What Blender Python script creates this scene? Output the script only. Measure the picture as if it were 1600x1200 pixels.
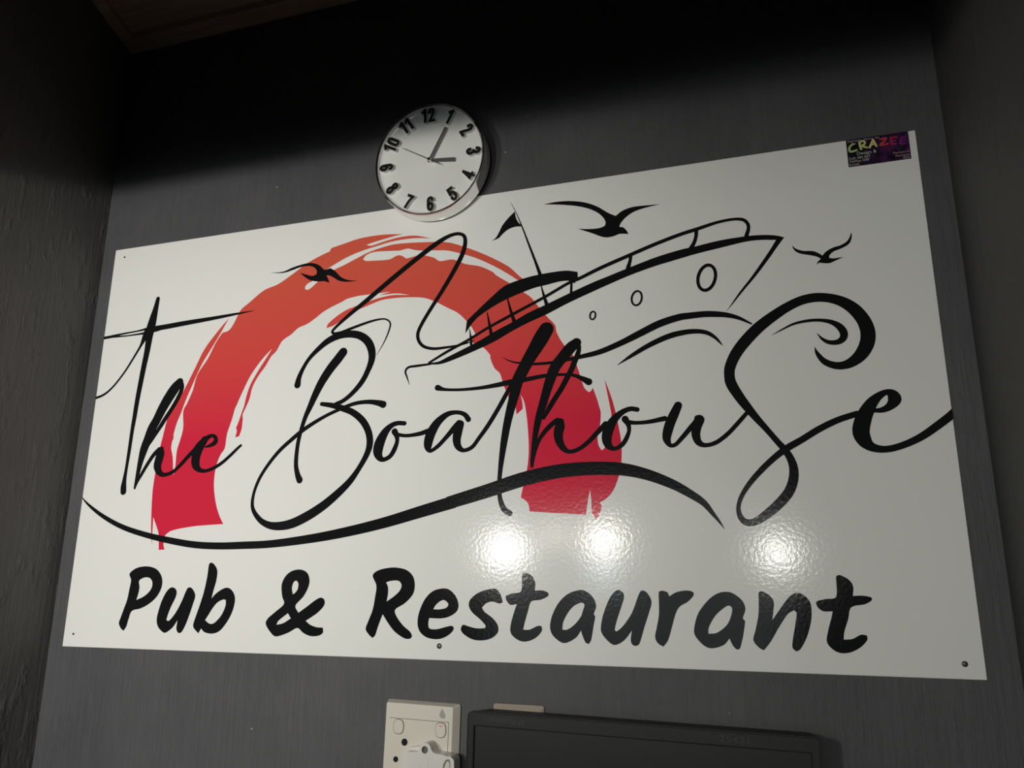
import bpy, bmesh, math, random
from mathutils import Vector, Matrix
from mathutils.geometry import tessellate_polygon

for _o in list(bpy.data.objects):
    bpy.data.objects.remove(_o, do_unlink=True)
SC = bpy.context.scene
COL = SC.collection
Z0 = 1.42                      # height of the sign's bottom edge above the floor

# ------------------------------------------------------------------ camera
cam_d = bpy.data.cameras.new('camera')
cam_d.sensor_width = 36.0
cam_d.sensor_fit = 'HORIZONTAL'
cam_d.lens = 36.0 * 1249.27 / 1600.0
cam_d.clip_start = 0.02
cam = bpy.data.objects.new('camera', cam_d)
COL.objects.link(cam)
_r = Vector((0.95093146, 0.3093531, 0.00547955))
_d = Vector((-0.07025154, 0.23312857, -0.96990504))
_f = Vector((-0.30132057, 0.92192827, 0.24342182))
_m = Matrix((_r, -_d, -_f)).transposed().to_4x4()
_m.translation = Vector((1.02381809, -0.98196494, 0.09288463 + Z0))
cam.matrix_world = _m
SC.camera = cam

# ------------------------------------------------------------------ world, exposure
w = bpy.data.worlds.new('dim_room')
SC.world = w
w.use_nodes = True
w.node_tree.nodes['Background'].inputs[0].default_value = (0.9, 0.95, 1.0, 1)
w.node_tree.nodes['Background'].inputs[1].default_value = 0.042
SC.view_settings.view_transform = 'Standard'
SC.view_settings.look = 'None'
SC.view_settings.gamma = 1.0
SC.view_settings.exposure = 0.0
SC.view_settings.use_curve_mapping = False

# ------------------------------------------------------------------ lamps of the bar room behind the viewer
def spot(name, loc, aim, power, color, radius, size, blend):
    l = bpy.data.lights.new(name, 'SPOT')
    l.energy = power
    l.color = color
    l.shadow_soft_size = radius
    l.spot_size = math.radians(size)
    l.spot_blend = blend
    o = bpy.data.objects.new(name, l)
    o.location = (loc[0], loc[1], loc[2] + Z0)
    o.rotation_euler = (Vector((aim[0], aim[1], aim[2])) - Vector(loc)).to_track_quat('-Z', 'Y').to_euler()
    COL.objects.link(o)
    return o
spot('lamp_key', (0.144, -1.65, 0.206), (-0.04, 0, 0.30), 56.5, (1.0, 0.975, 0.92), 0.03, 74, 1.0)
spot('lamp_warm', (0.276, -1.8, 0.266), (0.3, 0, 0.25), 3, (1.0, 0.86, 0.70), 0.03, 90, 1.0)
spot('lamp_middle', (0.482, -1.65, 0.235), (0.68, 0, 0.12), 19, (1.0, 0.945, 0.84), 0.035, 92, 1.0)
spot('lamp_cool', (0.482, -1.65, 0.141), (0.4, 0, 0.3), 3, (0.70, 0.88, 1.0), 0.03, 90, 1.0)
spot('lamp_door', (1.025, -1.65, 0.190), (0.6, 0, 0.05), 13, (1.0, 1.0, 0.93), 0.04, 100, 1.0)
# daylight from the bar room's window far behind the viewer
wl_ = bpy.data.lights.new('window_daylight', 'AREA')
wl_.shape = 'RECTANGLE'; wl_.size = 1.25; wl_.size_y = 0.80
wl_.energy = 5.6; wl_.color = (0.92, 0.97, 1.0)
wo_ = bpy.data.objects.new('window_daylight', wl_)
wo_.location = (0.42, -2.5, 0.10 + Z0)
wo_.rotation_euler = (math.radians(90), 0, 0)
COL.objects.link(wo_)

# every printed mark in board millimetres (x from the left edge, z from the bottom edge)
STROKES = [
 ('script_letter', 'black capital T with long crossbar', [
  [(100.5,537.6,7.38),(98.5,522.2,10.05),(95.5,503.5,14.71),(93,487.6,17.24),(92.5,475.5,13.79),(91.5,451.6,11.14),(88.7,425.4,10.13),(86.3,399.4,9.42),(83.9,371.1,8.7),(82.4,341.7,7.99),(81.2,322.7,7),(80.2,290,6.31),(78.9,262.7,5.66),(77.9,245.5,7.5),(77.8,235.7,10.22),(78.7,227.8,10.75)],
  [(-2.4,480.2,5.07),(9.9,481,4.77),(22.8,482,4.76)],
  [(17.8,482.4,3.58),(41.9,484.3,2.95),(67.2,486,2.65),(85.9,488.3,4.15)],
  [(18.1,480.8,3.44),(45.8,479.9,2.29),(68.1,480.5,2.89),(86.9,481.4,4.62)],
  [(92.6,485.7,10.63),(105,487.2,8.71),(123.5,488.1,8.61),(163.2,490.7,7.94),(208.1,493.1,6.16),(252.1,496,3.88),(286.6,498.4,0.55)],
  [(92.4,483.1,2.8),(102.5,482.6,2.88),(117.8,484.4,0.88)],
  [(86.9,481.4,13.52),(83.3,473.7,10.13),(77.4,460.3,4.72),(67.3,443.1,3.7),(51.9,419.1,3.35),(33,396.7,3.32),(15.8,384.2,3.79),(-5.2,378.5,4.25)],
 ]),
 ('script_letter', 'black small h of the first word', [
  [(161.3,393.9,13.78),(154,385.5,17.63),(143.9,370.9,18.33),(134.1,353.8,17.09),(125.9,336.6,15.81),(118.7,323.2,16.44),(113.4,307.2,15.78),(108.1,291.2,14.47),(104.3,271.6,10),(101.8,252,6.84),(99.5,232.5,4.02)],
  [(162.7,395.1,9.82),(167,384.6,7.4),(162,369.7,7.53),(152.3,352.7,7.5),(141.5,337,7.49),(136.1,328.5,7.5),(127.4,315.2,6.25),(120,303.1,4.37),(112.5,292.3,2.49)],
  [(99.9,233.7,3.11),(103.2,242.2,4.35),(109.2,253,5.58),(117.6,267.3,6.18),(127.6,281.7,6.73),(136.9,289.9,7.82)],
  [(141.3,290.2,8.59),(140.7,283.6,14.15),(138.4,272.6,14.74),(137.5,264.1,13.64),(141.9,255.4,10.3),(151.2,250.7,6.38),(166.8,254.5,5.57),(180,264.8,6.12),(192.9,277.6,6.71),(206,289.2,7.55)],
 ]),
 ('script_letter', 'black small e of the first word', [
  [(200.8,284.1,7.02),(211.1,294.3,10.44),(222.9,303.4,7.89),(232,306.6,5.45),(238.1,303.1,6.34),(238.3,296.6,7.91),(231.4,292.3,5.97),(221.7,289.9,2.64)],
  [(219,300.7,11.85),(210.4,287.7,14.88),(206.3,274.6,15.37),(207.6,263.7,13.79),(214.2,256.3,8.06),(224.5,253.8,5.38),(238.3,257,5.28),(252.9,264.3,5.21),(267.1,275.1,5.01),(278.6,285.1,4.46),(284,289.3,3.88)],
 ]),
 ('underline_swoosh', 'long black brush swoosh under the script', [
  [(-4.1,223.8,0.52),(16.6,207.9,4.04),(47.4,190.2,6.27),(86.4,173.8,7.48),(132.8,161.3,8.28),(177.4,152.7,9.34),(220.6,146.5,9.74),(262.2,144.5,9.97),(302.7,145,10.37),(347.5,146.4,10.55),(406.1,152.3,11.8),(460.5,160.3,13.26),(520.5,172.2,14.46),(578.6,186.9,15.81),(624.1,198.4,16.71),(615.1,196.6,16.77),(668.6,210.7,17.81),(720.9,225.2,18.37),(767.7,233.3,17.64),(809.3,235,16.96),(845.7,232.8,15.94),(877.1,225.1,13.77),(907.7,212.3,11.65),(929.9,199.1,9.61),(944.3,188.3,7.62),(954.1,175.5,4.95),(961.3,165.6,2.76),(966.6,157.1,0.2)],
 ]),
 ('script_letter', 'black capital B with looping tail', [
  [(372.8,374.6,10.56),(374.6,385.6,7.86),(380.7,399.7,6.21),(389.9,413.6,6.18),(403.7,426.6,7.78),(418.9,437.5,9.79),(437,444.2,10.93),(455.3,444.9,11.05),(471.1,441,11.63),(483.8,431.6,12.17),(490.9,418.3,11.94),(492.2,403.9,10.44),(487,387.8,8.47),(477.8,370.8,7.93),(463.4,355.4,6.81),(449.9,345.8,6.17),(438.5,341.6,6.06)],
  [(445.2,418.2,13.69),(436.7,407.8,14.24),(424.6,393.4,13.72),(412.7,375.6,12.64),(403.5,357.1,10.97),(395.6,338.7,8.76),(390,326,7.1),(384.8,308.7,6.25),(381,290.3,6.2),(379.6,271.8,6.4),(380.1,255.7,6.81),(383.5,243,8.12),(387.5,234.9,9.93)],
  [(415.5,343.3,6.05),(433.5,339.8,7.82),(449.3,334.9,9.07),(466.3,327.8,9.45),(482.2,315.3,10.11),(492.3,299.5,10.08),(495.7,283.5,9.99),(492.3,268,8.6),(481.1,248.3,7.55),(467.3,230,9.47),(448.4,212.9,11.34),(426.8,196.9,12.67),(401.2,182.6,13.44),(376.3,173.2,13),(351.8,171.1,11.1),(332.8,176.6,8.52),(319.2,188.1,6.83),(312.6,200.7,5.34),(313.5,219,4.68),(321,239.5,4.96),(334.4,259.8,5.19),(351.4,278.9,5.65),(371.3,294.9,6.11),(386.3,305.8,6.29),(403.9,315.9,5.68),(424.1,325.7,5.09),(444.2,333.3,5.01),(459.3,338.2,5.42),(474.4,341.2,5.74),(492,341.4,6.49),(507.2,338.6,8.6),(513.5,336.3,10.3)],
 ]),
 ('script_letter', 'black small o after the capital B', [
  [(547.4,307.5,6.29),(536.9,308.3,6.47),(527.3,305.1,7.83),(518,295.9,11.54),(510.8,281.6,15.07),(508.8,269.5,14.24),(512.4,261.1,9.48),(518.6,258.6,6.33),(527.6,262.6,6.3),(533.7,271.7,6.92),(537.4,282.6,5.9),(536.5,290.4,7.12),(533.1,296.7,9.27)],
  [(535.2,292.7,5.77),(551,290.1,4.92),(570.1,291.6,5.91),(584.3,295.3,6.88)],
 ]),
 ('script_letter', 'black small a in the middle word part', [
  [(641.7,307.5,7.4),(636.3,314.4,6.45),(625.8,318.1,5.73),(611.8,316.7,7.43),(598,307.1,11.01),(589,294.3,13.5),(584.7,282.5,13.43),(584.1,272.6,10.7),(588,267.4,5.3),(598.6,273.5,5.62),(610.4,285.1,6.12),(621.7,297,7.99),(628.5,302.5,10.29)],
  [(629.9,301.6,11.29),(626.9,291.2,12.65),(625.5,280.4,11.52),(628.1,271.2,9.19),(635.7,265.9,5.59),(647.5,269.6,5.45),(657.5,281.6,5.52),(669.7,297.6,5.98),(682.9,318.1,5.99),(694,337,6),(701.8,351.1,4.62)],
 ]),
 ('script_letter', 'black tall t with wavy crossbar', [
  [(750.6,423.6,20.38),(743,411.4,21.29),(735.2,398.7,19.42),(726.9,385.6,17.55),(718.5,370.8,17.04),(710.5,354.9,16.48),(707,339.8,14.08),(701.5,319.5,12.22),(696.7,299.3,10.8),(693.1,279.2,9.85),(690,258.1,8.01),(687.5,237.2,6.2),(686.4,222.6,5.72),(686.7,206.1,5.67),(689.7,193.6,6.86),(694.1,185.8,7.49),(700.8,181.6,7.35)],
  [(595.6,354.5,8.43),(606.2,351.3,4.48),(629.7,349.4,4.05),(657.5,349.9,4.95),(680.3,352,6.3),(702.9,355,7.6),(725.1,357.1,6.22),(747.2,359.8,5.28),(768.9,359.9,3.9),(786.1,357.9,4.26),(796.7,353.5,5.86),(807.2,347.4,9.15)],
 ]),
 ('script_letter', 'black tall h after the wavy t', [
  [(791.7,401.6,12.65),(783.4,395.1,15.36),(772.4,382.9,14.89),(762.5,370.6,14.82),(755.9,354.8,13.8),(750.3,337.9,11.96),(745.3,321.1,11.04),(740,304.3,9.68),(735.8,285.5,7.87),(732.8,264.6,6.08),(731,248,5.19),(730.6,240.9,4.31)],
  [(791,402.6,10.49),(794.8,395.2,5.96),(793.4,386.6,6.58),(788.5,375.1,7.49),(784.5,365.6,7.5),(778.1,354.2,7.51),(770.5,340.8,7.07),(761.8,328.1,7.07),(753.5,315.2,6.62),(746.5,302.9,3.96)],
  [(731.7,244.8,2.6),(734.9,260.3,4.35),(740.3,274.7,5.24),(749,286.4,6.11),(758.7,295.2,6.52),(765.2,299,7.36)],
  [(769.4,297.3,8.59),(768.3,291.1,12.88),(766.1,281.8,12.36),(767.5,271.3,10.45),(772.7,262.3,7.79),(780.6,257.6,5.34),(793.2,260.7,5.42),(805.8,269.4,5.86),(816.3,279.6,6.28),(827.9,290.9,7.11)],
 ]),
 ('script_letter', 'black small o before the u', [
  [(868.4,307,6.14),(860,308.4,6.2),(850.1,305.1,7.08),(839.7,296.8,10),(831.8,284.5,13.24),(828.9,272.3,12.67),(831.3,263,9.26),(838.3,258.7,5.26),(847.5,262.7,5.71),(853.8,271.1,5.69),(857.5,281.1,4.84),(856.4,289.3,6.41),(852.9,295.6,8.83)],
  [(854.4,291.8,6.13),(867.4,290.1,4.89),(883.4,290.6,5.29),(902.3,293.6,6.48)],
 ]),
 ('script_letter', 'black small u before the large S', [
  [(919.2,308.9,9.9),(914.3,299.1,11.47),(909,288.3,12.22),(905,276.5,11.76),(903.8,267.6,9.74),(907.2,260,5.5),(913.6,260.1,4.93),(921.7,267.7,5.48),(931.8,278.7,6.26),(940.9,288.5,7.04),(942.4,290.4,10.23)],
  [(943.9,289.5,12.53),(940.5,280.5,11.27),(939,271.2,10.42),(941.9,261.7,8.11),(949.7,257.8,5.34),(962.7,260.7,5.27),(977.1,270.9,5.21),(989.5,283.3,5.18),(1002,296.6,4.78)],
 ]),
 ('script_letter', 'huge black S with curled top and loop', [
  [(1082.7,370.4,0.18),(1085.2,361.8,4.42),(1091.8,351.8,7.22),(1102,346,8.56),(1112.4,345,9.68),(1123.2,348.8,12),(1133.6,357.7,14.75),(1140.8,370.7,16.32),(1142.5,384.4,16.31),(1139.1,398.5,15.49),(1130.7,412.4,14.7),(1119.3,422.7,12.94),(1105.5,429.2,11.49),(1089.5,432,11.45),(1072.9,430.1,11.45),(1055.8,423.3,11.78),(1038.3,413.1,12.92),(1020.6,400.4,14.03),(1004.5,385,14.29),(992.2,369.7,13.69),(984.4,354,13.05),(982.7,342,12.48),(984.5,331.2,12.94),(991.6,317,11.98),(999.6,304,10.77),(1010.2,288.5,8.74),(1021.7,273.2,7.1),(1032,258.9,7.05),(1040.2,247.9,7.75),(1045.8,236.8,8.73),(1048.2,224.9,10.01),(1046.4,211.2,10.97),(1040.2,197.8,11.35),(1028.6,185,11.08),(1014.8,173.7,10.06),(1002.1,165.8,8.32),(992.7,164.6,7.81),(985.8,170,6.61),(983.5,181.8,4.94),(988,195.4,5.1),(998.4,210.5,6.07),(1012.7,225.8,6.87),(1028.8,240.1,7.28),(1042.6,249.8,8.1),(1060.1,259.3,7.72),(1079.4,270.5,7.72),(1100.3,280,7.38),(1121.7,286.3,7)],
 ]),
 ('script_letter', 'large black final e running off the board', [
  [(1139.2,288.8,4.32),(1149.5,289.3,6.57),(1157.8,293.5,9.57),(1162.9,300.5,14.27),(1160.9,306.6,12.17),(1155.9,309.5,7.12),(1148.6,306.8,8.31),(1138.8,298.1,12.75),(1129.4,282.9,17.1),(1124.3,266.5,18.45),(1126.8,255,15.96),(1133.1,247.5,10.81),(1143.3,244,8.11),(1155.5,244.6,7.55),(1171.6,249.5,7.77),(1187.8,257.3,8.34),(1204.3,268.5,8.94),(1218,278.6,9.21),(1228.3,287.5,9.49)],
 ]),
 ('boat_outline', 'black yacht rail and trailing rope', [
  [(499.8,409.2,0.27),(510.3,426.9,1.33),(517.1,443,2.11),(519.1,454.8,2.24),(512.4,461.5,2.33),(500.9,462.7,2.76),(483,460,3.61),(457.4,453.5,4.19),(441.9,449.1,4.42),(428.8,447.9,4.16),(425.3,451.6,3.91),(433.3,460,4.45),(455.9,477.5,6.08),(481.1,495.3,7.15),(518.5,522.6,7.66),(555.6,548.6,7.61),(585.2,567.7,7.55),(604.8,577.5,5.84),(619.6,579.9,5.02),(629.5,575.3,5.02),(631.7,564,6),(627.7,547.3,6.72),(616,524.5,6.77),(599.6,497.4,6.25),(583.2,472.8,5.46),(569.2,450.4,5.19),(563.1,436.3,5.08),(564.7,424.8,4.69),(572.9,415.6,4.49),(587.6,411.1,4.18),(606.9,411.3,3.54),(628.3,413.1,2.37),(647.1,416.9,1.42)],
  [(553,361.4,0.24),(548.9,372.5,1.9),(546,381.5,2.76),(550.7,387.2,3.21),(564.1,388.2,3.55),(583.5,389.2,2.82)],
  [(581.5,391.2,2.96),(609.4,405.5,3.92),(637.6,418.2,3.9),(667.8,433.8,3.87),(702.3,449.3,4.32),(747.7,469.3,4.28),(781.2,485.6,4.26),(796.7,490.7,4.7),(827.4,502.8,5.14),(866.3,515.9,5.1),(900.4,527.1,5.06),(931.8,535.9,5.02),(952.4,540.3,4.99),(979,546.2,4.05),(999,547.8,3.79),(1010.7,545.7,4.3),(1016.2,540.2,4.31),(1017.3,532.8,4.32),(1014.2,522.9,5.22)],
 ]),
 ('yacht_post', 'black cabin post nearest the stern', [
  [(640.8,435.2,0.7),(642.7,423.5,2.34),(643.9,411.9,3.74)],
 ]),
 ('yacht_post', 'second black cabin post', [
  [(666.3,456.6,1.15),(669.6,440.6,3.21),(672.6,425.3,4.57)],
 ]),
 ('yacht_post', 'third black cabin post', [
  [(695.7,473.8,1.58),(700.4,455.9,3.59),(705.8,438.8,5.34)],
 ]),
 ('yacht_post', 'fourth black cabin post under the roof', [
  [(743.9,486.2,1.33),(747.7,471.5,3.51),(751.6,458.6,5.23)],
 ]),
 ('yacht_post', 'short black rail post at the roof end', [
  [(786.1,487.8,3.11),(785.4,469.7,3.54)],
 ]),
 ('yacht_post', 'black rail post amidships', [
  [(866.7,515.4,4.75),(865.7,507.8,4.35),(862.6,497.4,5.68)],
 ]),
 ('yacht_post', 'curved black rail post near the bow', [
  [(952.8,540.2,4.91),(951.9,530.3,4.55),(949.1,522.2,4.68),(944.7,514.5,6.01)],
 ]),
 ('yacht_mast', 'thin tapering black mast', [
  [(699.7,616.4,0.23),(708.6,597.4,0.9),(718,572.9,1.8),(727.3,546.5,2.68),(736.5,520.4,3.54),(742.6,502.2,4.84)],
 ]),
 ('porthole', 'black ring porthole, largest', [
  [(972.3,468.2,4.09),(969.7,462.4,4.14),(965.9,458.1,4.26),(961.7,455.9,4.32),(957.5,456.2,4.21),(954.1,459,4),(951.9,463.8,3.94),(951.3,470,4),(952.4,476.5,4.1),(955.1,482.4,4.22),(958.9,486.8,4.34),(963.2,489,4.4),(967.4,488.6,4.25),(970.8,485.7,4),(973,480.9,3.91),(973.5,474.7,3.95),(972.3,468.2,3.98)],
 ]),
 ('porthole', 'black ring porthole, middle', [
  [(879,452.4,2.57),(877.7,449,2.6),(875.6,446.4,2.65),(873.1,445,2.67),(870.6,445.1,2.58),(868.3,446.6,2.48),(866.8,449.3,2.46),(866.2,452.8,2.5),(866.5,456.6,2.56),(867.9,460.1,2.63),(870,462.7,2.68),(872.5,464.1,2.69),(875.1,464,2.6),(877.3,462.5,2.48),(878.8,459.7,2.45),(879.4,456.2,2.48),(879,452.4,2.51)],
 ]),
 ('porthole', 'black ring porthole, smallest', [
  [(817.7,435.7,2.21),(817,433.7,2.23),(815.8,432.2,2.26),(814.4,431.5,2.26),(813,431.5,2.17),(811.7,432.3,2.09),(810.8,433.9,2.1),(810.5,435.8,2.14),(810.7,437.9,2.2),(811.4,439.9,2.25),(812.6,441.4,2.28),(814,442.1,2.27),(815.4,442.1,2.18),(816.7,441.3,2.1),(817.6,439.7,2.1),(817.9,437.8,2.14),(817.7,435.7,2.16)],
 ]),
 ('wave_line', 'long black wave line crossing the letters', [
  [(688.6,390.4,0.22),(700.4,383.8,1.74),(714,380,2.64),(731.8,377.2,3.53),(756,377,3.98),(777.8,379.2,4.42),(797.2,381.9,5.72),(822.7,386.3,7.02),(850.2,395.7,7.88),(875.4,406.4,9.15),(900.3,416.9,9.54),(924.7,423,9.04),(936.7,423.8,8.55),(956.6,424.1,8.05),(972.1,422.5,7.55),(985.6,419.7,6.22),(998.7,414.6,4.48),(1012.5,406.1,2.01)],
 ]),
 ('wave_line', 'short black wave line beneath the yacht', [
  [(844.6,366.4,0.22),(864.2,378,4.74),(887,389.9,6.44),(911.7,399.2,7.27),(931.8,402.6,6.78),(947.6,402.4,5.87),(959.2,399.2,5.32),(968.2,392.5,3.98),(973.6,385.8,2.35),(976.8,380.9,0.19)],
 ]),
 ('wave_curl', 'black wave curl inside the large S', [
  [(1035.7,389.3,0.2),(1046.3,394.5,1.61),(1061.5,401,2.83),(1078.1,403.4,3.64),(1092.5,402.6,4.02),(1104.7,398.7,5.91),(1113,391.9,8.27),(1116.5,383.8,8.82),(1114.4,377.1,7.75),(1107.9,373.7,6.29),(1099.1,374.5,5.12),(1092.3,379.1,3.44),(1086.4,387.2,0.19)],
 ]),
]
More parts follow.
